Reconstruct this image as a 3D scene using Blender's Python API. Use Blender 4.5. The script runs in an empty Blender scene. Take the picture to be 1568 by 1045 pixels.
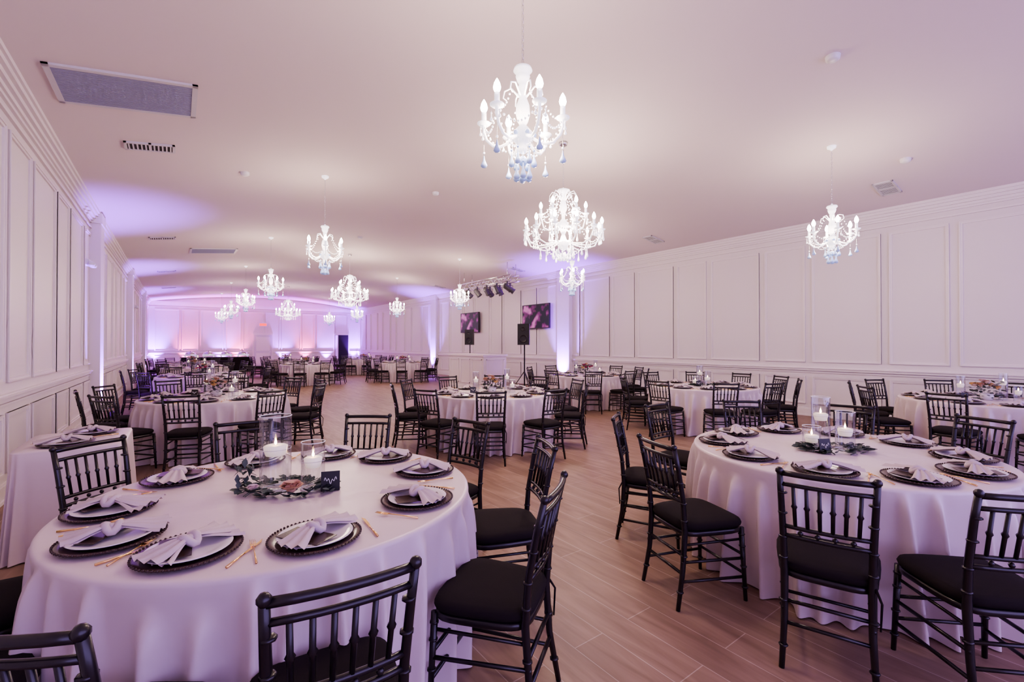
import bpy, math, random
from mathutils import Vector, Matrix
random.seed(7)
sc=bpy.context.scene
sc.view_settings.view_transform='AgX'
try: sc.view_settings.look='AgX - Medium High Contrast'
except Exception as e: print(e)
pi=math.pi
# ------------------------------------------------------------ materials
def mat(name,col,rough=.5,metal=0,emit=None,es=0,spec=.5,alpha=None,bump=None,sheen=0,var=0):
    m=bpy.data.materials.new(name); m.use_nodes=True
    nt=m.node_tree; b=nt.nodes['Principled BSDF']
    b.inputs['Base Color'].default_value=(*col,1)
    b.inputs['Roughness'].default_value=rough
    b.inputs['Metallic'].default_value=metal
    b.inputs['Specular IOR Level'].default_value=spec
    if sheen: b.inputs['Sheen Weight'].default_value=sheen
    if emit: 
        b.inputs['Emission Color'].default_value=(*emit,1); b.inputs['Emission Strength'].default_value=es
        m.cycles.emission_sampling='NONE'
    tc=nt.nodes.new('ShaderNodeTexCoord')
    n=nt.nodes.new('ShaderNodeTexNoise'); nt.links.new(tc.outputs['Object'],n.inputs['Vector'])
    if bump:
        n.inputs['Scale'].default_value=bump[0]; n.inputs['Detail'].default_value=3
        bp=nt.nodes.new('ShaderNodeBump'); bp.inputs['Strength'].default_value=bump[1]; bp.inputs['Distance'].default_value=bump[2]
        nt.links.new(n.outputs['Fac'],bp.inputs['Height']); nt.links.new(bp.outputs['Normal'],b.inputs['Normal'])
    else: n.inputs['Scale'].default_value=20
    if var:
        r=nt.nodes.new('ShaderNodeValToRGB')
        r.color_ramp.elements[0].color=(*[c*(1-var) for c in col],1); r.color_ramp.elements[1].color=(*[min(1,c*(1+var)) for c in col],1)
        nt.links.new(n.outputs['Fac'],r.inputs['Fac']); nt.links.new(r.outputs['Color'],b.inputs['Base Color'])
    return m
M={}
M['wall']=mat('wall_paint',(.75,.695,.68),.5,bump=(90,.04,.002))
M['ceil']=mat('ceiling_paint',(.74,.655,.65),.8,bump=(60,.05,.002))
M['trim']=mat('trim_paint',(.80,.745,.73),.4,var=.01)
M['black']=mat('black_lacquer',(.012,.009,.012),.28,var=.2)
M['cushion']=mat('black_cushion_fabric',(.014,.010,.011),.9,bump=(150,.2,.002),spec=.2)
M['cloth']=mat('tablecloth_satin',(.66,.56,.565),.36,bump=(5,.4,.018))
M['napkin']=mat('napkin_fabric',(.54,.45,.47),.8,bump=(60,.3,.003))
M['charger']=mat('charger_black',(.045,.020,.020),.22,var=.2)
M['plate']=mat('plate_white',(.70,.66,.68),.15,var=.01)
M['card']=mat('menu_card',(.045,.026,.02),.25,var=.2)
M['gold']=mat('gold_flatware',(.85,.58,.26),.22,1,var=.05)
M['leaf']=mat('eucalyptus_leaf',(.065,.09,.08),.6,var=.5)
M['rose']=mat('rose_peach',(.60,.36,.24),.7,var=.2)
M['rosew']=mat('rose_blush',(.78,.62,.58),.7,var=.1)
M['rosey']=mat('flower_yellow',(.70,.46,.20),.7,var=.2)
M['rosep']=mat('flower_magenta',(.42,.05,.16),.7,var=.2)
M['candle']=mat('candle_wax_glow',(.9,.86,.8),.5,emit=(1,.8,.6),es=.5,var=.01)  # wax emits a little, imitating the glow of the flame
M['flame']=mat('candle_flame',(1,.7,.3),.5,emit=(1,.62,.3),es=25)
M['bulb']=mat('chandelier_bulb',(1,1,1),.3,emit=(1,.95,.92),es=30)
M['milk']=mat('milk_glass_glow',(.82,.82,.86),.15,emit=(.97,.95,1),es=.95,var=.02)  # emission added so the glass looks lit by its bulbs
M['blue']=mat('blue_crystal_glow',(.40,.52,.78),.08,emit=(.5,.65,1),es=.2,var=.1)  # faint blue emission imitates light caught in the drops
M['crystal']=mat('crystal_glow',(.80,.80,.86),.05,emit=(1,.95,.95),es=1.1,var=.1)  # white emission imitates bulb sparkle; the crystal itself is no lamp
M['glassrim']=mat('glass_rim',(.75,.77,.80),.08,var=.02)
M['chrome']=mat('chrome',(.7,.7,.72),.25,1,var=.05)
M['vent']=mat('vent_white',(.62,.60,.62),.5,var=.02)
M['filter']=mat('filter_grey',(.34,.34,.45),.8,bump=(200,.4,.004))
M['dark']=mat('dark_plastic',(.014,.014,.016),.5,var=.2)
M['fixture']=mat('stage_light_grey',(.10,.095,.10),.35,.3,var=.2)
M['darkgap']=mat('vent_shadow',(.06,.055,.055),.9,var=.1)
M['red']=mat('exit_red',(.6,.02,.02),.5,emit=(1,.05,.05),es=2)
M['uplens']=mat('uplight_lens',(.5,.2,1),.3,emit=(.5,.15,1),es=12)
M['white']=mat('white_plastic',(.75,.74,.74),.4,var=.01)
M['door']=mat('door_paint',(.66,.62,.66),.5,var=.01)
M['void']=mat('dark_doorway',(.012,.012,.014),.7,var=.2)
M['scribble']=mat('sign_ink',(.85,.85,.85),.5,var=.01)
def glassmat():
    m=bpy.data.materials.new('clear_glass'); m.use_nodes=True; nt=m.node_tree; nt.nodes.clear()
    o=nt.nodes.new('ShaderNodeOutputMaterial'); t=nt.nodes.new('ShaderNodeBsdfTransparent'); t.inputs[0].default_value=(.90,.905,.93,1)
    g=nt.nodes.new('ShaderNodeBsdfGlossy'); g.inputs['Roughness'].default_value=.04
    l=nt.nodes.new('ShaderNodeLayerWeight'); l.inputs[0].default_value=.35
    p=nt.nodes.new('ShaderNodeMath'); p.operation='MULTIPLY_ADD'; p.inputs[1].default_value=.6; p.inputs[2].default_value=.06
    nt.links.new(l.outputs['Facing'],p.inputs[0])
    mx=nt.nodes.new('ShaderNodeMixShader'); nt.links.new(p.outputs[0],mx.inputs[0])
    nt.links.new(t.outputs[0],mx.inputs[1]); nt.links.new(g.outputs[0],mx.inputs[2]); nt.links.new(mx.outputs[0],o.inputs[0]); return m
M['glass']=glassmat()
def floormat():
    m=bpy.data.materials.new('wood_plank_tile'); m.use_nodes=True; nt=m.node_tree; N=nt.nodes; L=nt.links; b=N['Principled BSDF']
    tc=N.new('ShaderNodeTexCoord'); mp=N.new('ShaderNodeMapping'); mp.inputs['Rotation'].default_value=(0,0,pi/2)
    L.new(tc.outputs['Object'],mp.inputs['Vector'])
    br=N.new('ShaderNodeTexBrick'); br.offset=.37; br.inputs['Scale'].default_value=1
    br.inputs['Brick Width'].default_value=1.2; br.inputs['Row Height'].default_value=.2
    br.inputs['Mortar Size'].default_value=.0026; br.inputs['Mortar Smooth'].default_value=.2
    br.inputs['Color1'].default_value=(.27,.178,.128,1); br.inputs['Color2'].default_value=(.31,.208,.152,1); br.inputs['Mortar'].default_value=(.46,.35,.29,1)
    L.new(mp.outputs[0],br.inputs['Vector'])
    m2=N.new('ShaderNodeMapping'); m2.inputs['Scale'].default_value=(9,1.3,1); L.new(tc.outputs['Object'],m2.inputs['Vector'])
    no=N.new('ShaderNodeTexNoise'); no.inputs['Scale'].default_value=1.4; no.inputs['Detail'].default_value=6; no.inputs['Distortion'].default_value=.8
    L.new(m2.outputs[0],no.inputs['Vector'])
    rp=N.new('ShaderNodeValToRGB'); rp.color_ramp.elements[0].position=.3; rp.color_ramp.elements[0].color=(.70,.67,.64,1); rp.color_ramp.elements[1].position=.7; rp.color_ramp.elements[1].color=(1.12,1.12,1.12,1)
    L.new(no.outputs['Fac'],rp.inputs[0])
    mx=N.new('ShaderNodeMix'); mx.data_type='RGBA'; mx.blend_type='MULTIPLY'; mx.inputs['Factor'].default_value=1
    L.new(br.outputs['Color'],mx.inputs['A']); L.new(rp.outputs[0],mx.inputs['B']); L.new(mx.outputs['Result'],b.inputs['Base Color'])
    b.inputs['Roughness'].default_value=.45; b.inputs['Specular IOR Level'].default_value=.3
    bp=N.new('ShaderNodeBump'); bp.inputs['Strength'].default_value=.15; bp.inputs['Distance'].default_value=.004; L.new(br.outputs['Fac'],bp.inputs['Height']); bp.invert=True
    L.new(bp.outputs[0],b.inputs['Normal']); return m
M['floor']=floormat()
def screenmat():
    m=bpy.data.materials.new('tv_picture'); m.use_nodes=True; nt=m.node_tree; N=nt.nodes; L=nt.links; b=N['Principled BSDF']
    tc=N.new('ShaderNodeTexCoord'); v=N.new('ShaderNodeTexNoise'); v.inputs['Scale'].default_value=2.6; v.inputs['Detail'].default_value=2; L.new(tc.outputs['Object'],v.inputs['Vector'])
    rp=N.new('ShaderNodeValToRGB'); e=rp.color_ramp.elements; e[0].position=.46;e[0].color=(.012,.012,.022,1); e[1].position=.66;e[1].color=(.7,.2,.5,1)
    k=e.new(.55);k.color=(.22,.025,.16,1)
    L.new(v.outputs['Fac'],rp.inputs[0]); b.inputs['Base Color'].default_value=(.01,.01,.01,1); L.new(rp.outputs[0],b.inputs['Emission Color']); b.inputs['Emission Strength'].default_value=.9
    b.inputs['Roughness'].default_value=.35; b.inputs['Specular IOR Level'].default_value=.2
    m.cycles.emission_sampling='NONE'
    return m
M['screen']=screenmat()
# ------------------------------------------------------------ mesh builder
class MB:
    def __init__(s): s.v=[];s.f=[];s.m=[];s.sm=[];s.mats=[]
    def mi(s,k):
        if k not in s.mats: s.mats.append(k)
        return s.mats.index(k)
    def add(s,vs,fs,k,smooth=True,X=None):
        o=len(s.v); mi=s.mi(k)
        if X is not None: vs=[X@Vector(p) for p in vs]
        s.v+= [tuple(p) for p in vs]
        for f in fs: s.f.append([i+o for i in f]); s.m.append(mi); s.sm.append(smooth)
    def box(s,c,d,k,rz=0,X=None,rx=0):
        R=Matrix.Rotation(rz,3,'Z')@Matrix.Rotation(rx,3,'X')
        vs=[]
        for i in (-1,1):
            for j in (-1,1):
                for l in (-1,1): vs.append(Vector(c)+R@Vector((i*d[0]/2,j*d[1]/2,l*d[2]/2)))
        s.add(vs,[(0,1,3,2),(4,6,7,5),(0,4,5,1),(2,3,7,6),(0,2,6,4),(1,5,7,3)],k,False,X)
    def bb(s,a,b,k):
        s.box([(a[i]+b[i])/2 for i in range(3)],[abs(b[i]-a[i]) for i in range(3)],k)
    def tube(s,pts,rad,k,seg=8,X=None,cap=True,closed=False):
        pts=[Vector(p) for p in pts]; n=len(pts)
        if not hasattr(rad,'__len__'): rad=[rad]*n
        vs=[];fs=[]; up=None
        for i,p in enumerate(pts):
            if closed: t=pts[(i+1)%n]-pts[i-1]
            else: t=pts[min(i+1,n-1)]-pts[max(i-1,0)]
            t.normalize()
            if up is None:
                a=Vector((0,0,1)) if abs(t.z)<.9 else Vector((1,0,0)); up=(a-t*a.dot(t)).normalized()
            else: up=(up-t*up.dot(t)).normalized()
            w=t.cross(up)
            for j in range(seg):
                an=2*pi*j/seg; vs.append(p+(up*math.cos(an)+w*math.sin(an))*rad[i])
        m=n if closed else n-1
        for i in range(m):
            for j in range(seg):
                a=i*seg+j;b=i*seg+(j+1)%seg; c=((i+1)%n)*seg+(j+1)%seg; d=((i+1)%n)*seg+j
                fs.append((a,b,c,d))
        if cap and not closed: fs.append(tuple(reversed(range(seg)))); fs.append(tuple(range((n-1)*seg,n*seg)))
        s.add(vs,fs,k,True,X)
    def lathe(s,prof,k,seg=16,c=(0,0,0),X=None,smooth=True):
        vs=[];fs=[]
        for r,z in prof:
            for j in range(seg):
                a=2*pi*j/seg; vs.append(Vector((c[0]+r*math.cos(a),c[1]+r*math.sin(a),c[2]+z)))
        for i in range(len(prof)-1):
            for j in range(seg):
                fs.append((i*seg+j,i*seg+(j+1)%seg,(i+1)*seg+(j+1)%seg,(i+1)*seg+j))
        s.add(vs,fs,k,smooth,X)
    def ell(s,c,r,k,seg=8,rings=5,X=None):
        if not hasattr(r,'__len__'): r=(r,r,r)
        vs=[(c[0],c[1],c[2]-r[2])];fs=[]
        for i in range(1,rings):
            ph=pi*i/rings
            for j in range(seg):
                a=2*pi*j/seg; vs.append((c[0]+r[0]*math.sin(ph)*math.cos(a),c[1]+r[1]*math.sin(ph)*math.sin(a),c[2]-r[2]*math.cos(ph)))
        vs.append((c[0],c[1],c[2]+r[2])); t=len(vs)-1
        for j in range(seg):
            fs.append((0,1+(j+1)%seg,1+j)); fs.append((t,1+(rings-2)*seg+j,1+(rings-2)*seg+(j+1)%seg))
        for i in range(rings-2):
            for j in range(seg):
                fs.append((1+i*seg+j,1+i*seg+(j+1)%seg,1+(i+1)*seg+(j+1)%seg,1+(i+1)*seg+j))
        s.add(vs,fs,k,True,X)
    def mesh(s,name):
        me=bpy.data.meshes.new(name); me.from_pydata(s.v,[],s.f)
        for k in s.mats: me.materials.append(M[k])
        me.polygons.foreach_set('material_index',s.m); me.polygons.foreach_set('use_smooth',s.sm); me.update(); return me
def obj(name,me,loc=(0,0,0),rz=0,ry=0,sc_=1,parent=None):
    if isinstance(me,MB): me=me.mesh(name)
    o=bpy.data.objects.new(name,me); sc.collection.objects.link(o)
    o.location=loc; o.rotation_euler=(0,ry,rz); o.scale=(sc_,)*3
    if parent: o.parent=parent
    return o
# ------------------------------------------------------------ room
XL,XR,YB,YF,H=-1.34,10.8,34.0,-4.0,4.04
XC=(XL+XR)/2; HW=(XR-XL)/2; RISE=.55
def cz(x): return H+RISE*(1-((x-XC)/HW)**2)
def csl(x): return -2*RISE*(x-XC)/HW**2
b=MB(); b.bb((XL-.2,YF-.2,-.1),(XR+.2,YB+.2,0),'floor'); obj('floor',b)
b=MB(); n=48; vs=[];fs=[]
for i in range(n+1):
    x=XL-.15+(XR-XL+.3)*i/n; z=cz(x)
    vs+=[(x,YF-.2,z),(x,YB+.2,z),(x,YF-.2,z+.15),(x,YB+.2,z+.15)]
for i in range(n):
    a=i*4;c=a+4
    fs+=[(a,a+1,c+1,c),(a+2,c+2,c+3,a+3)]
b.add(vs,fs,'ceil'); obj('ceiling',b)
b=MB(); b.bb((XL-.2,YF,0),(XL,YB,H+.1),'wall'); obj('wall_left',b)
b=MB(); b.bb((XR,YF,0),(XR+.2,YB,H+.1),'wall'); obj('wall_right',b)
b=MB(); b.bb((XL,YB,0),(XR,YB+.2,H+.8),'wall'); obj('wall_back',b)
# glazed entry wall behind camera
b=MB()
for i in range(8):
    x=XL+(XR-XL)*i/7; b.bb((x-.06,YF-.1,0),(x+.06,YF,H+.3),'trim')
b.bb((XL,YF-.1,0),(XR,YF,.25),'trim'); b.bb((XL,YF-.1,3.2),(XR,YF,3.35),'trim')
obj('window_1',b)
RAIL=1.0
def panels(name,plane,sgn,a0,a1,phase,axis='y'):
    b=MB()
    def bar(u0,u1,z0,z1,p):
        if axis=='y': b.bb((plane,u0,z0),(plane+sgn*p,u1,z1),'trim')
        else: b.bb((u0,plane,z0),(u1,plane+sgn*p,z1),'trim')
    def frame(u0,u1,z0,z1,w=.045,p=.018):
        bar(u0,u0+w,z0,z1,p);bar(u1-w,u1,z0,z1,p);bar(u0+w,u1-w,z0,z0+w,p);bar(u0+w,u1-w,z1-w,z1,p)
        w2=.018;p2=.028
        bar(u0,u0+w2,z0,z1,p2);bar(u1-w2,u1,z0,z1,p2);bar(u0+w2,u1-w2,z0,z0+w2,p2);bar(u0+w2,u1-w2,z1-w2,z1,p2)
    bar(a0,a1,RAIL-.035,RAIL+.035,.045); bar(a0,a1,RAIL+.005,RAIL+.025,.065); bar(a0,a1,RAIL-.08,RAIL-.06,.02)
    u=a0+phase; k=0
    while u<a1-.9:
        w=1.17 if k%2==0 else .83
        if u>=a0:
            frame(u,min(u+w,a1-.1),RAIL+.14,H-.42); frame(u,min(u+w,a1-.1),.26,RAIL-.16)
        u+=w+.125; k+=1
    # picture rail & crown steps
    bar(a0,a1,H-.31,H-.28,.03)
    for z0,z1,p in ((H-.20,H-.165,.03),(H-.165,H-.12,.055),(H-.12,H-.07,.09),(H-.07,H-.02,.125),(H-.02,H+.05,.15)): bar(a0,a1,z0,z1,p)
    obj(name,b)
    b=MB()
    if axis=='y':
        b.bb((plane,a0,0),(plane+sgn*.02,a1,.15),'trim'); b.bb((plane,a0,0),(plane+sgn*.035,a1,.03),'trim'); b.bb((plane,a0,.15),(plane+sgn*.012,a1,.17),'trim')
    else:
        b.bb((a0,plane,0),(a1,plane+sgn*.02,.15),'trim'); b.bb((a0,plane,0),(a1,plane+sgn*.035,.03),'trim'); b.bb((a0,plane,.15),(a1,plane+sgn*.012,.17),'trim')
    obj('baseboard_'+name.split('_')[1],b)
panels('trim_left',XL,1,YF,YB,.2)
panels('trim_right',XR,-1,YF,YB,.05)
panels('trim_back',YB,-1,XL,XR,.3,'x')
# doors in back wall
b=MB(); b.bb((4.0,YB-.07,0),(5.2,YB-.002,2.25),'trim'); b.bb((4.08,YB-.09,0),(5.12,YB-.07,2.15),'door'); b.bb((4.2,YB-.1,1.1),(5.0,YB-.09,2.0),'trim'); b.bb((4.2,YB-.1,.25),(5.0,YB-.09,.95),'trim'); b.ell((4.98,YB-.13,1.0),.03,'chrome'); obj('door_1',b)
b=MB(); b.bb((9.1,YB-.07,0),(10.2,YB-.002,2.3),'trim'); b.bb((9.18,YB-.085,0),(10.12,YB-.07,2.2),'void'); b.bb((9.2,YB-.7,.01),(9.25,YB-.09,2.18),'door'); obj('door_2',b)
b=MB(); b.bb((4.35,YB-.07,2.7),(4.85,YB-.02,2.95),'white'); b.bb((4.4,YB-.08,2.75),(4.8,YB-.07,2.9),'red'); b.bb((4.55,YB-.02,2.9),(4.65,YB-.001,3.0),'white'); obj('exit_sign',b)
# emergency lights on left wall
def emerg(y,z):
    b=MB(); b.bb((.001,-.14,-.05),(.07,.14,.05),'white')
    for s in(-1,1): b.lathe([(0.001,.0),(.045,.0),(.05,.04),(.03,.09),(.001,.09)],'white',12,X=Matrix.Translation((.06,s*.11,-.02))@Matrix.Rotation(1.9,4,'Y'))
    obj('emergency_light',b,(XL,y,z))
emerg(11.2,3.0); emerg(23,3.0)
# pilasters where the uplights stand
def pil(x0,x1,y0,y1): 
    b=MB(); b.bb((x0,y0,0),(x1,y1,H),'wall'); b.bb((x0-.02*(x0>0),y0-.02,0),(x1+.02*(x0<0),y1+.02,.16),'trim'); b.bb((x0-.02*(x0>0),y0-.02,H-.2),(x1+.02*(x0<0),y1+.02,H),'trim'); return b
for y in (12.0,20.0,28.0): obj('trim_pilaster',pil(XL,XL+.16,y-.25,y+.25))
for y in (11.5,21.3,): obj('trim_pilaster',pil(XR-.16,XR,y-.3,y+.3))
# ------------------------------------------------------------ ceiling vents
def vent(x,y,w,l,kind,name):
    b=MB(); z=-.012
    if kind=='return':
        b.bb((-w/2,-l/2,z),(w/2,-l/2+.05,.02),'vent');b.bb((-w/2,l/2-.05,z),(w/2,l/2,.02),'vent');b.bb((-w/2,-l/2,z),(-w/2+.05,l/2,.02),'vent');b.bb((w/2-.05,-l/2,z),(w/2,l/2,.02),'vent')
        b.bb((-w/2+.05,-l/2+.05,-.006),(w/2-.05,l/2-.05,.01),'filter')
        for i in range(26):
            yy=-l/2+.06+(l-.12)*i/25; b.bb((-w/2+.05,yy-.004,-.010),(w/2-.05,yy+.004,-.004),'filter')
    else:
        b.bb((-w/2,-l/2,z),(w/2,-l/2+.03,.02),'vent');b.bb((-w/2,l/2-.03,z),(w/2,l/2,.02),'vent');b.bb((-w/2,-l/2,z),(-w/2+.03,l/2,.02),'vent');b.bb((w/2-.03,-l/2,z),(w/2,l/2,.02),'vent')
        b.bb((-w/2+.03,-l/2+.03,-.002),(w/2-.03,l/2-.03,.01),'darkgap')
        b.bb((-.015,-l/2,z),(.015,l/2,.01),'vent')
        for i in range(int(w/.045)):
            xx=-w/2+.05+i*.045; b.box((xx,0,-.008),(.018,l-.06,.006),'vent')
    o=obj(name,b,(x,y,cz(x)-.012),0,-math.atan(csl(x)))
vent(-.42,6.3,1.2,.85,'return','return_air_vent'); vent(.9,16.5,1.2,.85,'return','return_air_vent')
for x,y in((-.3,7.9),(-.3,14.5),(-.3,21),(-.3,27),(9.8,2.45),(9.8,7.2),(9.8,13),(9.8,19)): vent(x,y,.55,.28,'s','ceiling_vent')
def smoke(x,y):
    b=MB(); b.lathe([(.001,-.05),(.045,-.05),(.065,-.035),(.07,0),(.07,.02)],'white',20); obj('smoke_detector',b,(x,y,cz(x)-.004),0,-math.atan(csl(x)))
smoke(5.6,1.85); smoke(.9,8.7); smoke(4.2,13); smoke(8.9,2.0); smoke(4.2,8.3)
# ------------------------------------------------------------ chair
def chair():
    b=MB(); k='black'
    def ring(p,t,r=.019): 
        p=Vector(p);t=Vector(t).normalized(); b.tube([p-t*.006,p-t*.003,p+t*.003,p+t*.006],[r*.75,r,r,r*.75],k,8)
    fx,fy=.185,.185; bx,by=.165,-.19
    for s in(-1,1):
        b.tube([(s*(fx+.012),fy+.02,0),(s*fx,fy,.43)],[.011,.016],k,8)
        for z in(.08,.2,.32,.39): 
            t=z/.43; ring((s*(fx+.012*(1-t)),fy+.02*(1-t),z),(0,0,1))
        pts=[(s*(bx+.01),by-.055,0),(s*bx,by-.015,.22),(s*bx,by,.43),(s*(bx+.004),by-.015,.62),(s*(bx+.01),by-.05,.80),(s*(bx+.014),by-.08,.925)]
        b.tube(pts,[.012,.015,.017,.015,.014,.013],k,8)
        for z,y in((.1,by-.036),(.3,by-.01),(.5,by-.006),(.6,by-.013),(.72,by-.035),(.82,by-.055)): ring((s*(bx+.004),y,z),(0,0,1),.02)
        b.ell((s*(bx+.014),by-.081,.925),.018,k)
        # side stretchers
        for z in(.14,.25): b.tube([(s*(fx+.008),fy+.012,z),(s*(bx+.003),by-.025,z+.015)],.0095,k,6)
        b.tube([(s*fx,fy,.36),(s*bx,by,.36)],.008,k,6)
    for z,y in((.16,fy+.013),(.27,fy+.008)): b.tube([(-fx-.006,y,z),(fx+.006,y,z)],.0095,k,6)
    b.tube([(-bx,by-.02,.2),(bx,by-.02,.2)],.0095,k,6)
    b.tube([(-bx,by-.01,.3),(bx,by-.01,.3)],.0095,k,6)
    def yb(z): 
        P=[(.43,by),(.62,by-.015),(.80,by-.05),(.925,by-.08)]
        for (a,ya),(c,yc) in zip(P,P[1:]):
            if z<=c: return ya+(yc-ya)*(z-a)/(c-a)
        return P[-1][1]
    def rail(z,r,bow=.018):
        b.tube([(bx*1.06*t,yb(z)-bow*(1-t*t),z) for t in(-1,-.66,-.33,0,.33,.66,1)],r,k,8)
    rail(.915,.0135); rail(.862,.0105); rail(.655,.0105); rail(.61,.0105)
    for t in(-.72,-.43,-.145,.145,.43,.72):
        p0=Vector((bx*t,yb(.655)-.018*(1-t*t),.655)); p1=Vector((bx*1.06*t,yb(.862)-.018*(1-t*t),.862))
        b.tube([p0,p0.lerp(p1,.45),p0.lerp(p1,.5),p0.lerp(p1,.55),p1],[.008,.0085,.0135,.0085,.008],k,6)
    for t in(-.6,-.2,.2,.6): 
        b.ell((bx*t,yb(.635)-.018*(1-t*t),.632),.012,k,6,4)
    # seat frame + cushion (rounded trapezoid loft)
    def loop(sx,sy,z,n=28):
        r=[]
        for i in range(n):
            a=2*pi*i/n; c,s_=math.cos(a),math.sin(a); e=.45
            x=math.copysign(abs(c)**e,c);y=math.copysign(abs(s_)**e,s_)
            wx=(.205+.018*y)*sx; r.append((x*wx,y*.205*sy,z))
        return r
    def loft(L,kk):
        vs=[];n=28
        for sx,sy,z in L: vs+=loop(sx,sy,z)
        fs=[(i*n+j,i*n+(j+1)%n,(i+1)*n+(j+1)%n,(i+1)*n+j) for i in range(len(L)-1) for j in range(n)]
        fs+=[tuple(reversed(range(n))),tuple(range((len(L)-1)*n,len(L)*n))]
        b.add(vs,fs,kk,True)
    loft([(.95,.95,.405),(1,1,.412),(1,1,.432),(.96,.96,.438)],'black')
    loft([(.93,.93,.436),(1.01,1.01,.448),(1.03,1.03,.462),(1.0,1.0,.478),(.9,.9,.488),(.6,.6,.493),(.2,.2,.495)],'cushion')
    b.tube([(bx+.01,by-.01,.45),(bx+.03,by-.035,.40),(bx+.025,by-.03,.28)],[.006,.005,.004],'cushion',5)
    return b.mesh('dining_chair')
CH=chair()
def put_chair(tx,ty,deg,dist=1.22,tw=0):
    a=math.radians(deg); obj('dining_chair',CH,(tx+dist*math.cos(a),ty+dist*math.sin(a),0),a+pi/2+math.radians(tw))
# ------------------------------------------------------------ tablecloth table
def table_mesh(seed,R=.915):
    rnd=random.Random(seed); b=MB(); N=720
    nf=36; cs=[]; a=0
    for i in range(nf): a+=rnd.uniform(.65,1.35); cs.append(a)
    sc__=2*pi/a; cs=[c*sc__ for c in cs]
    am=[rnd.uniform(.45,1.0) for _ in cs]; wd=[rnd.uniform(.032,.055) for _ in cs]; st=[rnd.uniform(0,.35) for _ in cs]; dr=[rnd.uniform(-.07,.07) for _ in cs]
    def fold(a,t):
        s=0
        for c,w,d,s0,k in zip(cs,am,wd,st,dr):
            da=(a-c-k*t+pi)%(2*pi)-pi
            if abs(da)<.2:
                g=max(0,(t-s0*.4)/(1-s0*.4))**.45
                s+=w*g*math.exp(-(da/(d*(.65+.35*t)))**2)
        return s
    rings=[(.2,.762,0),(.6,.762,0),(R-.02,.762,0),(R-.006,.760,0),(R+.001,.753,0),(R+.003,.742,.0)]
    K=18
    for i in range(1,K+1):
        t=i/K; rings.append((R+.002-.045*t,.742-.734*t,t))
    vs=[(0,0,.762)];fs=[]
    for r,z,t in rings:
        for j in range(N):
            a=2*pi*j/N; rr=r
            if t>0: rr=r+.145*fold(a,t)
            vs.append((rr*math.cos(a),rr*math.sin(a),z))
    for j in range(N): fs.append((0,1+j,1+(j+1)%N))
    for i in range(len(rings)-1):
        for j in range(N): fs.append((1+i*N+j,1+(i+1)*N+j,1+(i+1)*N+(j+1)%N,1+i*N+(j+1)%N))
    b.add(vs,fs,'cloth'); 
    b.lathe([(.001,.70),(R-.06,.70),(R-.06,.735),(.001,.735)],'white',32,smooth=False)
    b.tube([(0,0,.02),(0,0,.7)],.05,'dark',10); b.lathe([(.001,.0),(.35,0),(.35,.03),(.05,.06)],'dark',20)
    return b.mesh('banquet_table')
TM=[table_mesh(i) for i in range(4)]
# ------------------------------------------------------------ settings
def charger_b(b,beads=True):
    b.lathe([(.001,.002),(.11,.002),(.15,.010),(.165,.013),(.167,.016),(.163,.018),(.14,.014),(.11,.008),(.001,.008)],'charger',48)
    if beads:
        for i in range(64):
            a=2*pi*i/64; b.ell((.165*math.cos(a),.165*math.sin(a),.017),.0048,'charger',6,4)
def plate_b(b): b.lathe([(.001,.010),(.08,.010),(.10,.014),(.134,.024),(.136,.026),(.133,.027),(.10,.019),(.08,.015),(.001,.015)],'plate',40)
def napkin_b(b,seed=0):
    rnd=random.Random(seed); X=Matrix.Rotation(math.radians(50+rnd.uniform(-25,25)),4,'Z')
    for sgn,L,W in((1,.17,.062),(-1,.14,.055)):
        for layer in range(2):
            vs=[];ns,nt=9,13; off=rnd.uniform(-.25,.25)
            for i in range(ns):
                s=i/(ns-1)
                for j in range(nt):
                    t=-1+2*j/(nt-1)
                    w=.014+W*(s**.8)*(1-.2*layer)
                    x=sgn*(.012+L*s*(1-.1*layer-.12*abs(t)))
                    y=t*w+off*L*s*s*sgn
                    z=.030+.024*(1-s)**1.5+ .010*s**.5*math.cos(t*3*pi+layer*1.2)*(1-.2*s)+.010*(1-layer)+.004*math.sin(5*s)
                    vs.append((x,y,z))
            fs=[(i*nt+j,i*nt+j+1,(i+1)*nt+j+1,(i+1)*nt+j) for i in range(ns-1) for j in range(nt-1)]
            b.add(vs,fs,'napkin',True,X)
    b.tube([(.024*math.cos(a)*.9,.030*math.sin(a),.052+.012*math.cos(a*2)) for a in [2*pi*i/14 for i in range(14)]],.014,'napkin',8,X=X,closed=True)
    b.ell((0,0,.050),(.024,.022,.018),'napkin',10,6,X=X)
def card_b(b): b.box((-.035,-.02,.0285),(.10,.20,.002),'card',rz=.6)
def fork_b(b,x):
    z=.006
    b.tube([(x,-.10,z-.002),(x,-.02,z+.002),(x,.04,z+.004)],[.0042,.0022,.0026],'gold',6)
    b.box((x,.050,z+.003),(.020,.022,.002),'gold')
    for i in range(4): b.tube([(x-.008+.0053*i,.058,z+.003),(x-.008+.0053*i,.10,z+.006)],[.0016,.0009],'gold',5)
def knife_b(b,x):
    z=.005
    b.tube([(x,-.11,z),(x,-.01,z+.001)],[.0048,.0032],'gold',8)
    b.add([(x-.004,-.01,z),(x+.004,-.01,z),(x+.008,.04,z),(x+.008,.085,z),(x-.003,.11,z),(x-.004,-.01,z+.002),(x+.004,-.01,z+.002),(x+.008,.04,z+.002),(x+.008,.085,z+.002),(x-.003,.11,z+.002)],
          [(4,3,2,1,0),(5,6,7,8,9),(0,1,6,5),(1,2,7,6),(2,3,8,7),(3,4,9,8),(4,0,5,9)],'gold',False)
def mk(fn,name,*a):
    b=MB(); fn(b,*a); return b.mesh(name)
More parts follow.
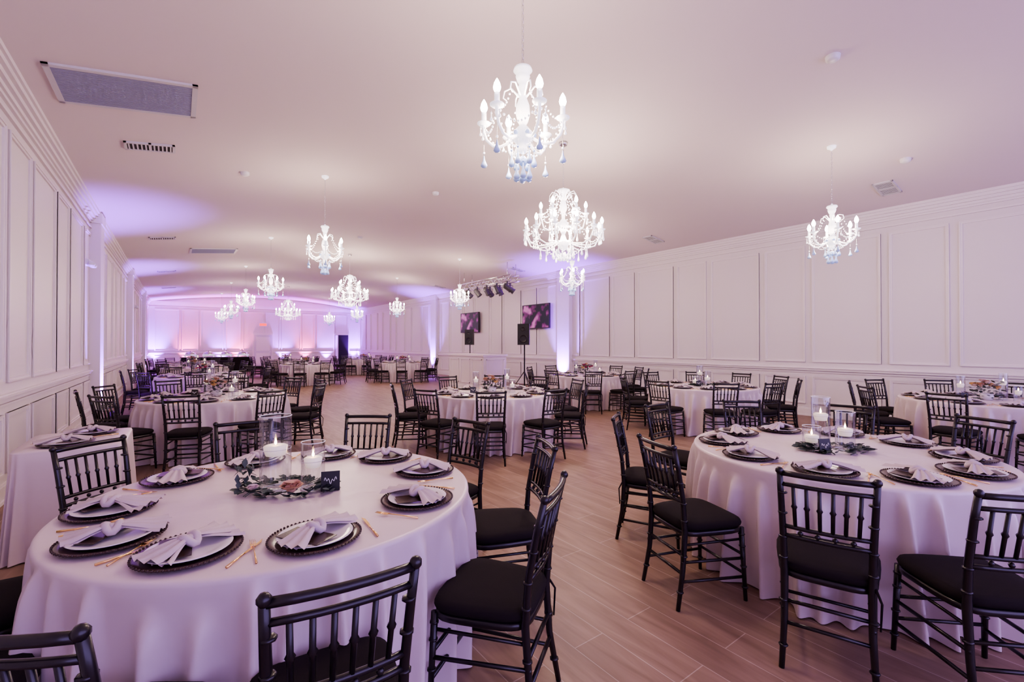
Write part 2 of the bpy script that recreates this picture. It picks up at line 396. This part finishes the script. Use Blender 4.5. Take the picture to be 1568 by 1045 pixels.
mCh=mk(charger_b,'charger_plate'); mPl=mk(plate_b,'dinner_plate'); mNa=[mk(napkin_b,'folded_napkin',i) for i in range(5)]
mCa=mk(card_b,'menu_card'); mFo=mk(fork_b,'gold_fork',-.205); mKn=mk(knife_b,'gold_knife',.205)
mSet=[]
for i in range(4):
    b=MB(); charger_b(b,False); plate_b(b); napkin_b(b,i+10); card_b(b); fork_b(b,-.205); knife_b(b,.205); mSet.append(b.mesh('place_setting'))
TZ=.763
def setting(tx,ty,deg,full,r=.715):
    a=math.radians(deg); loc=(tx+r*math.cos(a),ty+r*math.sin(a),TZ); rz=a+pi/2
    if full:
        e=bpy.data.objects.new('place_setting',None); sc.collection.objects.link(e); e.location=loc; e.rotation_euler=(0,0,rz); e.empty_display_size=.1
        for nm,me in(('charger_plate',mCh),('dinner_plate',mPl),('folded_napkin',random.choice(mNa)),('menu_card',mCa),('gold_fork',mFo),('gold_knife',mKn)):
            obj(nm,me,parent=e)
    else: obj('place_setting',random.choice(mSet),loc,rz)
# ------------------------------------------------------------ centrepieces
def candle_vase(b,x,y,h,r,fill):
    b.lathe([(.001,.004),(r*.97,.004),(r,.012),(r,h)],'glass',28,(x,y,0))
    b.tube([(x+r*math.cos(2*pi*i/28),y+r*math.sin(2*pi*i/28),h) for i in range(28)],.0024,'glassrim',5,closed=True)
    b.tube([(x+r*math.cos(2*pi*i/28),y+r*math.sin(2*pi*i/28),.004) for i in range(28)],.003,'glassrim',5,closed=True)
    b.tube([(x+(r-.001)*math.cos(2*pi*i/28),y+(r-.001)*math.sin(2*pi*i/28),h*fill) for i in range(28)],.0013,'glassrim',4,closed=True)
    c_=h*fill
    b.lathe([(.001,c_-.035),(r*.62,c_-.035),(r*.75,c_-.005),(r*.78,c_+.012),(r*.62,c_+.018),(.001,c_+.012)],'candle',20,(x,y,0))
    b.lathe([(.001,c_+.018),(.006,c_+.024),(.007,c_+.032),(.003,c_+.046),(.0005,c_+.056)],'flame',8,(x,y,0))
def leaves(b,n,r0,r1,rnd,zmax=.06,ell=1.6):
    for i in range(n):
        a=rnd.uniform(0,2*pi); r=rnd.uniform(r0,r1); c=Vector((r*math.cos(a)*ell,r*math.sin(a),rnd.uniform(.008,zmax)))
        L=rnd.uniform(.035,.065); W=L*rnd.uniform(.28,.42)
        X=Matrix.Translation(c)@Matrix.Rotation(a+rnd.uniform(-.9,.9),4,'Z')@Matrix.Rotation(rnd.uniform(-.6,.15),4,'Y')@Matrix.Rotation(rnd.uniform(-.5,.5),4,'X')
        vs=[(-L/2,0,0),(-L*.2,W,.003),(L*.2,W*.9,.003),(L/2,0,.002),(L*.2,-W*.9,.003),(-L*.2,-W,.003),(0,0,-.003)]
        b.add(vs,[(0,6,1),(1,6,2),(2,6,3),(3,6,4),(4,6,5),(5,6,0)],'leaf',True,X)
    for i in range(10):
        a=rnd.uniform(0,2*pi); b.tube([(r0*math.cos(a)*ell*.7,r0*math.sin(a)*.7,.012),(r1*math.cos(a+.2)*ell*.8,r1*math.sin(a+.2)*.9,.02),(r1*math.cos(a+.3)*ell,r1*math.sin(a+.3),.008)],.002,'leaf',5)
def rose(b,x,y,z,r,k,rnd):
    b.ell((x,y,z),(r*.45,r*.45,r*.5),k,10,6)
    for ring_,(n,rr,hh) in enumerate(((3,.38,.55),(5,.62,.48),(6,.85,.34))):
        for i in range(n):
            a=2*pi*i/n+ring_*.5+rnd.uniform(-.1,.1)
            X=Matrix.Translation((x,y,z-.2*r))@Matrix.Rotation(a,4,'Z')
            vs=[];
            for u in range(5):
                for v in range(5):
                    uu=-1+u*.5; vv=v/4
                    w=r*(.25+.45*math.sin(vv*pi*.75)); rad=r*rr*(.35+.65*vv**.6)+ (.12*r if v==4 else 0)
                    vs.append((rad-.18*r*uu*uu,uu*w,r*hh*1.5*vv-(.1*r if v==4 else 0)))
            fs=[(u*5+v,u*5+v+1,(u+1)*5+v+1,(u+1)*5+v) for u in range(4) for v in range(4)]
            b.add(vs,fs,k,True,X)
def sign_b(b,x,y,rz):
    X=Matrix.Translation((x,y,0))@Matrix.Rotation(rz,4,'Z')@Matrix.Rotation(-.18,4,'X')
    b.box((0,0,.05),(.09,.006,.095),'dark',X=X)
    b.tube([(-.03+.06*t,-.005,.052+.010*math.sin(t*22)+.008*math.sin(t*9)) for t in[i/24 for i in range(25)]],.0016,'scribble',5,X=X)
    b.box((0,.02,.004),(.09,.045,.006),'dark',X=Matrix.Translation((x,y,0))@Matrix.Rotation(rz,4,'Z'))
def centerA(seed,roses=True,left=False):
    rnd=random.Random(seed); out=[]
    b=MB()
    if left: candle_vase(b,.0,.13,.36,.06,.62); candle_vase(b,.085,.0,.27,.06,.5); candle_vase(b,-.12,.05,.16,.058,.5)
    else: candle_vase(b,-.07,.0,.38,.074,.56); candle_vase(b,.11,.03,.24,.058,.6)
    out.append(('candle_vase',b.mesh('candle_vase')))
    b=MB(); leaves(b,125,.095,.165,rnd,.03)
    if not left:
        for i in range(30):
            a=rnd.uniform(0,2*pi); L=.026; X=Matrix.Translation((-.20+rnd.uniform(-.04,.03),-.03+rnd.uniform(-.04,.04),.04+.12*rnd.random()))@Matrix.Rotation(a,4,'Z')@Matrix.Rotation(rnd.uniform(-1.3,.2),4,'Y')
            b.add([(-L,0,0),(0,L*.5,.003),(L,0,0),(0,-L*.5,.003)],[(0,1,2),(0,2,3)],'leaf',True,X)
    out.append(('eucalyptus_greenery',b.mesh('eucalyptus_greenery')))
    if roses:
        b=MB(); rose(b,.07,-.12,.05,.056,'rose',rnd); rose(b,-.13,-.10,.04,.03,'rosew',rnd); out.append(('rose_bloom',b.mesh('rose_bloom')))
    b=MB(); sign_b(b,*((-.12,-.10,.2) if left else (.22,-.02,.3))); out.append(('table_sign',b.mesh('table_sign')))
    return out
def centerB(seed,cols):
    rnd=random.Random(seed); b=MB(); out=[]
    candle_vase(b,-.24,.09,.32,.05,.6); candle_vase(b,.25,.06,.36,.045,.65); candle_vase(b,.31,-.08,.2,.045,.6); out.append(('candle_vase',b.mesh('candle_vase')))
    b=MB(); b.lathe([(.001,0),(.06,0),(.075,.05),(.06,.09),(.055,.09),(.06,.05),(.001,.01)],'plate',20)
    leaves(b,110,.03,.15,rnd,.26,1.15)
    for i in range(15):
        a=i*2.4; r=.036*math.sqrt(i); rose(b,r*math.cos(a),r*math.sin(a),.23-.45*r+rnd.uniform(-.01,.05),rnd.uniform(.032,.045),cols[i%len(cols)],rnd)
    out.append(('flower_arrangement',b.mesh('flower_arrangement')))
    b=MB(); sign_b(b,-.30,-.07,.1); out.append(('table_sign',b.mesh('table_sign'))); return out
cA1=centerA(1); cA2=centerA(2,False,True); cB1=centerB(3,['rose','rosew','rosey','rosew']); cB2=centerB(4,['rosey','rosep','rosew'])
def put_center(c,x,y,rz):
    for nm,me in c: obj(nm,me,(x,y,TZ),rz)
VIEW=-math.radians(36.4)
tables=[
 (.47,2.57,[-95,-56,-20,18,56,93,129,172,-122,-158],[-127,-93,-50,-9,27,60,95,130,169,-158],cA1,True),
 (3.75,1.25,[-163,-137,163,125,88,50,14,-22,-62,-98],[-165,-129,-93,-57,-21,15,51,87,123,159],cA2,True),
]
for tx,ty,ph,c in((3.96,5.9,-124,cB1),(.47,7.85,-104,cB1),(7.7,4.6,-140,cA2),(8.8,1.15,-150,cB1),(8.2,8.0,-130,cB2),(.5,13.2,-100,cB2),(.5,18.2,-90,cB1),(.5,23.2,-95,cB1),(4.0,18.7,-110,cB1),(7.6,18.0,-115,cB2),(4.2,24,-100,cB1),(7.8,23.5,-105,cB1)):
    an=[ph+36*k+random.uniform(-3,3) for k in range(10)]
    tables.append((tx,ty,an,[ph+36*k for k in range(10)],c,False))
for i,(tx,ty,ca,sa,c,full) in enumerate(tables):
    obj('banquet_table',TM[i%4],(tx,ty,0),random.uniform(0,6) if i else 0)
    for a in ca: put_chair(tx,ty,a,(1.14 if i==0 else 1.21)+random.uniform(-.01,.03),random.uniform(-5,5))
    for a in sa: setting(tx,ty,a,full)
    put_center(c,tx,ty,VIEW+(0 if i<2 else random.uniform(-.3,.3)))
# small rectangular cloth-covered table against left wall
b=MB(); x0,x1,y0,y1=-.31,.31,-.42,.42
def rrect(g,z,amp,n=240):
    r=[]
    for i in range(n):
        a=2*pi*i/n; c,s=math.cos(a),math.sin(a); e=.18
        x=math.copysign(abs(c)**e,c)*(x1+g); y=math.copysign(abs(s)**e,s)*(y1+g)
        w=amp*math.cos(a*17+.6*math.sin(3*a)); r.append((x*(1+w),y*(1+w),z))
    return r
L=[rrect(-.1,.762,0),rrect(-.005,.762,0),rrect(0,.752,0)]+[rrect(.03*t,.752-.742*t,.05*t) for t in[i/8 for i in range(1,9)]]
vs=[p for l in L for p in l]; n=240
fs=[tuple(range(n))]+[(i*n+j,(i+1)*n+j,(i+1)*n+(j+1)%n,i*n+(j+1)%n) for i in range(len(L)-1) for j in range(n)]
b.add(vs,fs,'cloth'); obj('side_table',b,(-.62,4.95,0))
obj('place_setting',mSet[0],(-.66,4.73,TZ),2.2); obj('place_setting',mSet[1],(-.56,5.15,TZ),2.0)
# ------------------------------------------------------------ chandeliers
def drop(b,x,y,z,L,w,k): # teardrop hanging from z
    b.lathe([(.001,0),(.004,-.01),(w*.35,-L*.4),(w*.8,-L*.68),(w,-L*.82),(w*.75,-L*.94),(.001,-L)],k,8,(x,y,z))
def beads(b,p,q,sag,n,r,k):
    p=Vector(p);q=Vector(q)
    for i in range(1,n):
        t=i/n; c=p.lerp(q,t); c.z-=sag*4*t*(1-t); b.ell(c,r,k,6,4)
def chain(b,z0,z1,k='chrome'):
    n=int((z1-z0)/.034); 
    for i in range(n):
        z=z0+(i+.5)*(z1-z0)/n; a=(i%2)*pi/2
        b.tube([(.009*math.cos(t)*math.cos(a),.009*math.cos(t)*math.sin(a),z+.021*math.sin(t)) for t in[2*pi*j/8 for j in range(8)]],.0025,k,5,closed=True)
def bulb(b,x,y,z):
    b.lathe([(.001,0),(.034,.0),(.052,.014),(.052,.019),(.018,.014)],'milk',14,(x,y,z-.02))
    b.tube([(x,y,z-.01),(x,y,z+.08)],.019,'milk',10)
    b.lathe([(.014,.08),(.024,.10),(.028,.118),(.021,.15),(.008,.175),(.001,.185)],'bulb',10,(x,y,z))
def chandA():
    b=MB(); # z is absolute height
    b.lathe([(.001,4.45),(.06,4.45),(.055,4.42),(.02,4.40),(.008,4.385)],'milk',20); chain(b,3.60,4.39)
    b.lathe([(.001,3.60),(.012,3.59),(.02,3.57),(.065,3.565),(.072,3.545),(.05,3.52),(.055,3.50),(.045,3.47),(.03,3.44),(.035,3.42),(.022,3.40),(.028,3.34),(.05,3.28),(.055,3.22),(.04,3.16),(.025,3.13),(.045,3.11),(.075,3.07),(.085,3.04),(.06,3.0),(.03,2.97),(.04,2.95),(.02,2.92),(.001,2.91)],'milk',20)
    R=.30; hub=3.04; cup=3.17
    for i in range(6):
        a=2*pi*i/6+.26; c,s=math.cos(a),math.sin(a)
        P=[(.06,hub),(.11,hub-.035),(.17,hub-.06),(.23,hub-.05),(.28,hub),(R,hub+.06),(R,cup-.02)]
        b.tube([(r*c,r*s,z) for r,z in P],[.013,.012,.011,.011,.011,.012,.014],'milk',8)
        # upward scroll
        P=[(.03,3.35),(.09,3.42),(.14,3.40),(.15,3.35),(.125,3.33)]
        b.tube([(r*c,r*s,z) for r,z in P],[.008,.007,.006,.005,.004],'milk',6)
        bulb(b,R*c,R*s,cup)
        a2=a+2*pi/6; q=(R*math.cos(a2),R*math.sin(a2),cup-.01)
        beads(b,(R*c,R*s,cup-.01),q,.12,12,.009,'crystal')
        beads(b,(.14*c,.14*s,3.35),(R*c,R*s,cup),.07,9,.008,'crystal')
        beads(b,(R*c,R*s,cup-.02),(.06*c,.06*s,2.97),.10,10,.008,'crystal')
        for da in(-.12,.12): 
            x,y=(R+.02)*math.cos(a+da),(R+.02)*math.sin(a+da)
            b.tube([(x,y,cup-.02),(x,y,cup-.06)],.0015,'chrome',4); 
            b.ell((x,y,cup-.06),.008,'crystal',6,4); drop(b,x,y,cup-.065,.05,.012,'crystal')
        b.tube([(R*c,R*s,hub+.0),(R*c,R*s,hub-.12)],.002,'chrome',4)
        b.ell((R*c,R*s,hub-.10),.010,'crystal',6,4); drop(b,R*c,R*s,hub-.115,.10,.027,'blue')
        for rr,zz,da in((.085,2.98,.2),(.055,2.88,.7)):
            x,y=rr*math.cos(a+da),rr*math.sin(a+da); b.tube([(x*.8,y*.8,zz+.06),(x,y,zz-.04)],.002,'chrome',4)
            b.ell((x,y,zz-.04),.010,'blue',6,4); drop(b,x,y,zz-.05,.12,.024,'blue')
        b.ell((.085*c,.085*s,3.05),.02,'blue',8,5)
    b.ell((0,0,2.86),(.035,.035,.04),'blue',10,6); drop(b,0,0,2.81,.11,.028,'blue')
    return b.mesh('chandelier')
def chandB():
    b=MB()
    b.lathe([(.001,4.58),(.07,4.58),(.06,4.54),(.02,4.52),(.008,4.50)],'chrome',20); chain(b,3.90,4.5)
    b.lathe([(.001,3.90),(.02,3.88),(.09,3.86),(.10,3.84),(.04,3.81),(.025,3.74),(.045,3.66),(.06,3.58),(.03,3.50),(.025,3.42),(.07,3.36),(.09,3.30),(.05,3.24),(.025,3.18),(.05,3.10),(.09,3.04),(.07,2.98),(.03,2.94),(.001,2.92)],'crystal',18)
    def tier(n,R,hub,cup,ph,crown):
        for i in range(n):
            a=2*pi*i/n+ph; c,s=math.cos(a),math.sin(a)
            P=[(.06,hub),(R*.35,hub-.06),(R*.65,hub-.09),(R*.88,hub-.05),(R,cup-.05),(R,cup-.01)]
            b.tube([(r*c,r*s,z) for r,z in P],.010,'crystal',7)
            bulb(b,R*c,R*s,cup)
            a2=a+2*pi/n; beads(b,(R*c,R*s,cup-.01),(R*math.cos(a2),R*math.sin(a2),cup-.01),.08,9,.011,'crystal')
            beads(b,(.09*c,.09*s,crown),(R*c,R*s,cup),.10,12,.011,'crystal')
            for da in(-.07,0,.07):
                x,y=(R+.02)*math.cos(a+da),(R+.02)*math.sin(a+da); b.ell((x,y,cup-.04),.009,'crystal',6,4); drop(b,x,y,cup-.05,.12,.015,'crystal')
            x,y=R*.62*c,R*.62*s; b.ell((x,y,hub-.12),.011,'crystal',6,4); drop(b,x,y,hub-.13,.14,.018,'crystal')
    tier(12,.58,3.08,3.22,0,3.84); tier(6,.34,3.34,3.50,.26,3.84)
    for i in range(10):
        a=2*pi*i/10; c,s=math.cos(a),math.sin(a)
        beads(b,(.30*c,.30*s,3.0),(.03*c,.03*s,2.84),.05,9,.011,'crystal'); drop(b,.16*c,.16*s,2.94,.13,.018,'crystal'); drop(b,.07*c,.07*s,2.90,.12,.018,'crystal')
        P=[(.03,3.7),(.10,3.80),(.17,3.82),(.21,3.76)]; b.tube([(r*c,r*s,z) for r,z in P],[.009,.008,.006,.004],'crystal',6); drop(b,.21*c,.21*s,3.76,.09,.014,'crystal')
    b.ell((0,0,2.86),.05,'crystal',10,6)
    return b.mesh('crystal_chandelier')
cA=chandA(); cB=chandB()
def plight(name,loc,e,col,size=.25,typ='POINT'):
    l=bpy.data.lights.new(name,typ); l.energy=e; l.color=col
    l.shadow_soft_size=size
    o=bpy.data.objects.new(name,l); sc.collection.objects.link(o); o.location=loc; return o
EA=105
WC=(1,.78,.60)
for i in range(6):
    f=1 if i<4 else .55
    x,y=2.1,2.71+5.7*i; o=obj('chandelier',cA,(x,y,cz(x)-4.45),random.uniform(0,1)*(i>0)); plight('chandelier_lamp',(x,y,3.1),EA*f*(1.25 if i==0 else 1),WC,.3)
    x,y=7.8,2.6+5.5*i; o=obj('chandelier',cA,(x,y,cz(x)-4.45),random.uniform(0,1)); plight('chandelier_lamp',(x,y,3.1),EA*f,WC,.3)
for i in range(3):
    x,y=XC,5.1+10.6*i; obj('crystal_chandelier',cB,(x,y,cz(x)-4.585),.1); plight('chandelier_lamp',(x,y,3.2),(210,180,80)[i],WC,.4)
# ------------------------------------------------------------ uplights
def upl(x,y,e=200,col=(.32,.07,1),tx=0,ty=0):
    b=MB(); b.lathe([(.001,.0),(.09,.0),(.09,.03),(.07,.05),(.07,.17),(.06,.17),(.055,.15),(.001,.15)],'dark',18); b.lathe([(.001,.152),(.054,.152)],'uplens',16)
    obj('uplight',b,(x,y,.0))
    o=plight('uplight_lamp',(x,y,.25),e*3,col,.05,'SPOT'); o.data.spot_size=math.radians(70); o.data.spot_blend=.9
    o.rotation_euler=Vector((tx,ty,1)).to_track_quat('-Z','Y').to_euler()
for y in(12.,20.,28.): upl(XL+.32,y,700,tx=-.16)
upl(XL+.3,YB-.3,1300); upl(XR-.3,YB-.3,1300)
for x in(2.3,5.8,8.6): upl(x,YB-.25,800,(.40,.07,1),ty=.05)
for y in(11.5,21.3): upl(XR-.35,y,1000,tx=.12)
for x in(.5,3.2,7.2): upl(x,YB-.3,400,(1,.12,.5),ty=.05)  # extra pink uplights, added to tint the back wall
# ------------------------------------------------------------ AV corner
def tv(y,z):
    b=MB(); b.box((0,0,0),(.06,1.56,.90),'dark'); b.box((-.032,0,0),(.004,1.50,.84),'screen'); b.box((.06,0,0),(.08,.4,.3),'dark'); obj('wall_television',b,(XR-.12,y,z))
tv(13.0,2.55); tv(17.7,2.5)
b=MB(); b.bb((0,0,0),(.9,2.3,1.12),'wall'); b.bb((-.04,-.04,1.12),(.94,2.34,1.18),'trim'); b.bb((-.02,-.02,0),(.92,2.32,.12),'trim')
for u in(.1,.85,1.6):
    for a,c,z0,z1 in((u,u+.6,.2,.23),(u,u+.6,1.0,1.03),(u,u+.03,.2,1.03),(u+.57,u+.6,.2,1.03)): b.bb((-.02,a,z0),(0,c,z1),'trim')
for a,c,z0,z1 in((.1,.8,.2,.23),(.1,.8,1.0,1.03),(.1,.13,.2,1.03),(.77,.8,.2,1.03)): b.bb((a,-.02,z0),(c,0,z1),'trim')
obj('dj_booth',b,(8.0,12.4,0))
def speaker(x,y):
    b=MB(); b.lathe([(.02,0),(.02,1.5)],'dark',10)
    for i in range(3):
        a=2*pi*i/3+.3; b.tube([(0,0,.75),(.5*math.cos(a),.5*math.sin(a),.015)],.012,'dark',6); b.tube([(0,0,.35),(.26*math.cos(a),.26*math.sin(a),.385)],.008,'dark',6)
    R=Matrix.Rotation(.9,4,'Z')
    vs=[(-.17,-.14,1.5),(.17,-.14,1.5),(.12,.16,1.5),(-.12,.16,1.5),(-.17,-.14,2.1),(.17,-.14,2.1),(.12,.16,2.1),(-.12,.16,2.1)]
    b.add(vs,[(3,2,1,0),(4,5,6,7),(0,1,5,4),(1,2,6,5),(2,3,7,6),(3,0,4,7)],'dark',False,X=R.inverted())
    for z,r in((1.68,.12),(1.95,.06)): b.lathe([(r,0),(r,.012),(r*.85,.012),(r*.3,-.01),(.001,-.005)],'black',18,X=R.inverted()@Matrix.Translation((0,-.141,z))@Matrix.Rotation(pi/2,4,'X'))
    obj('pa_speaker',b,(x,y,0))
speaker(8.0,10.25); speaker(9.3,15.4)
b=MB()
for xx in(0,.35):
  for z in(0,.2): b.tube([(xx,-1.6,z),(xx,1.6,z)],.022,'chrome',8)
  for i in range(16):
    y=-1.6+.2*i; b.tube([(xx,y,0 if i%2 else .2),(xx,min(1.6,y+.2),.2 if i%2 else 0)],.01,'chrome',5)
  for y in(-1.4,1.4): b.tube([(xx,y,.2),(xx,y,.62-xx*.12)],.015,'chrome',6)
  for i in range(5 if xx==0 else 3):
    y=-1.4+.62*i+xx*.9; b.box((xx,y,-.06),(.05,.04,.12),'fixture')
    X=Matrix.Translation((xx,y,-.22))@Matrix.Rotation(-.5 if i%2 else -.9,4,'Y')@Matrix.Rotation(.4*(i%3-1),4,'X')@Matrix.Scale(1.2,4)
    b.lathe([(.001,.12),(.06,.12),(.075,.08),(.075,-.08),(.09,-.13),(.08,-.13),(.06,-.06),(.001,-.06)],'fixture',14,X=X); b.tube([(-.10,0,0),(-.11,0,.13),(.11,0,.13),(.10,0,0)],.01,'fixture',5,X=Matrix.Translation((xx,y,-.22)))
obj('stage_light_truss',b,(8.8,13.6,3.62))
# buffet at back left
b=MB(); b.bb((-1.6,-.38,.02),(1.6,.38,.80),'cushion'); b.bb((-1.65,-.42,.80),(1.65,.42,.84),'black')
for x in(-1.2,-.4,.4,1.2):
    b.bb((x-.28,-.2,.9),(x+.28,.2,.98),'chrome'); b.lathe([(.24,.0),(.22,.08),(.14,.14),(.001,.16)],'chrome',16,(x,0,.98)); b.bb((x-.25,-.18,.84),(x-.2,.18,.9),'chrome'); b.bb((x+.2,-.18,.84),(x+.25,.18,.9),'chrome'); b.ell((x,0,1.15),.02,'dark')
obj('buffet_counter',b,(1.8,29.5,0))
# ------------------------------------------------------------ world & camera
w=bpy.data.worlds.new('world'); sc.world=w; w.use_nodes=True
bg=w.node_tree.nodes['Background']; bg.inputs[0].default_value=(.58,.44,1,1); bg.inputs[1].default_value=4.4
cam=bpy.data.cameras.new('cam'); cam.lens=16; cam.sensor_width=36; cam.clip_start=.05; cam.clip_end=200
co=bpy.data.objects.new('camera',cam); sc.collection.objects.link(co); co.location=(0,0,1.51); co.rotation_euler=(math.radians(90.45),0,VIEW)
sc.camera=co
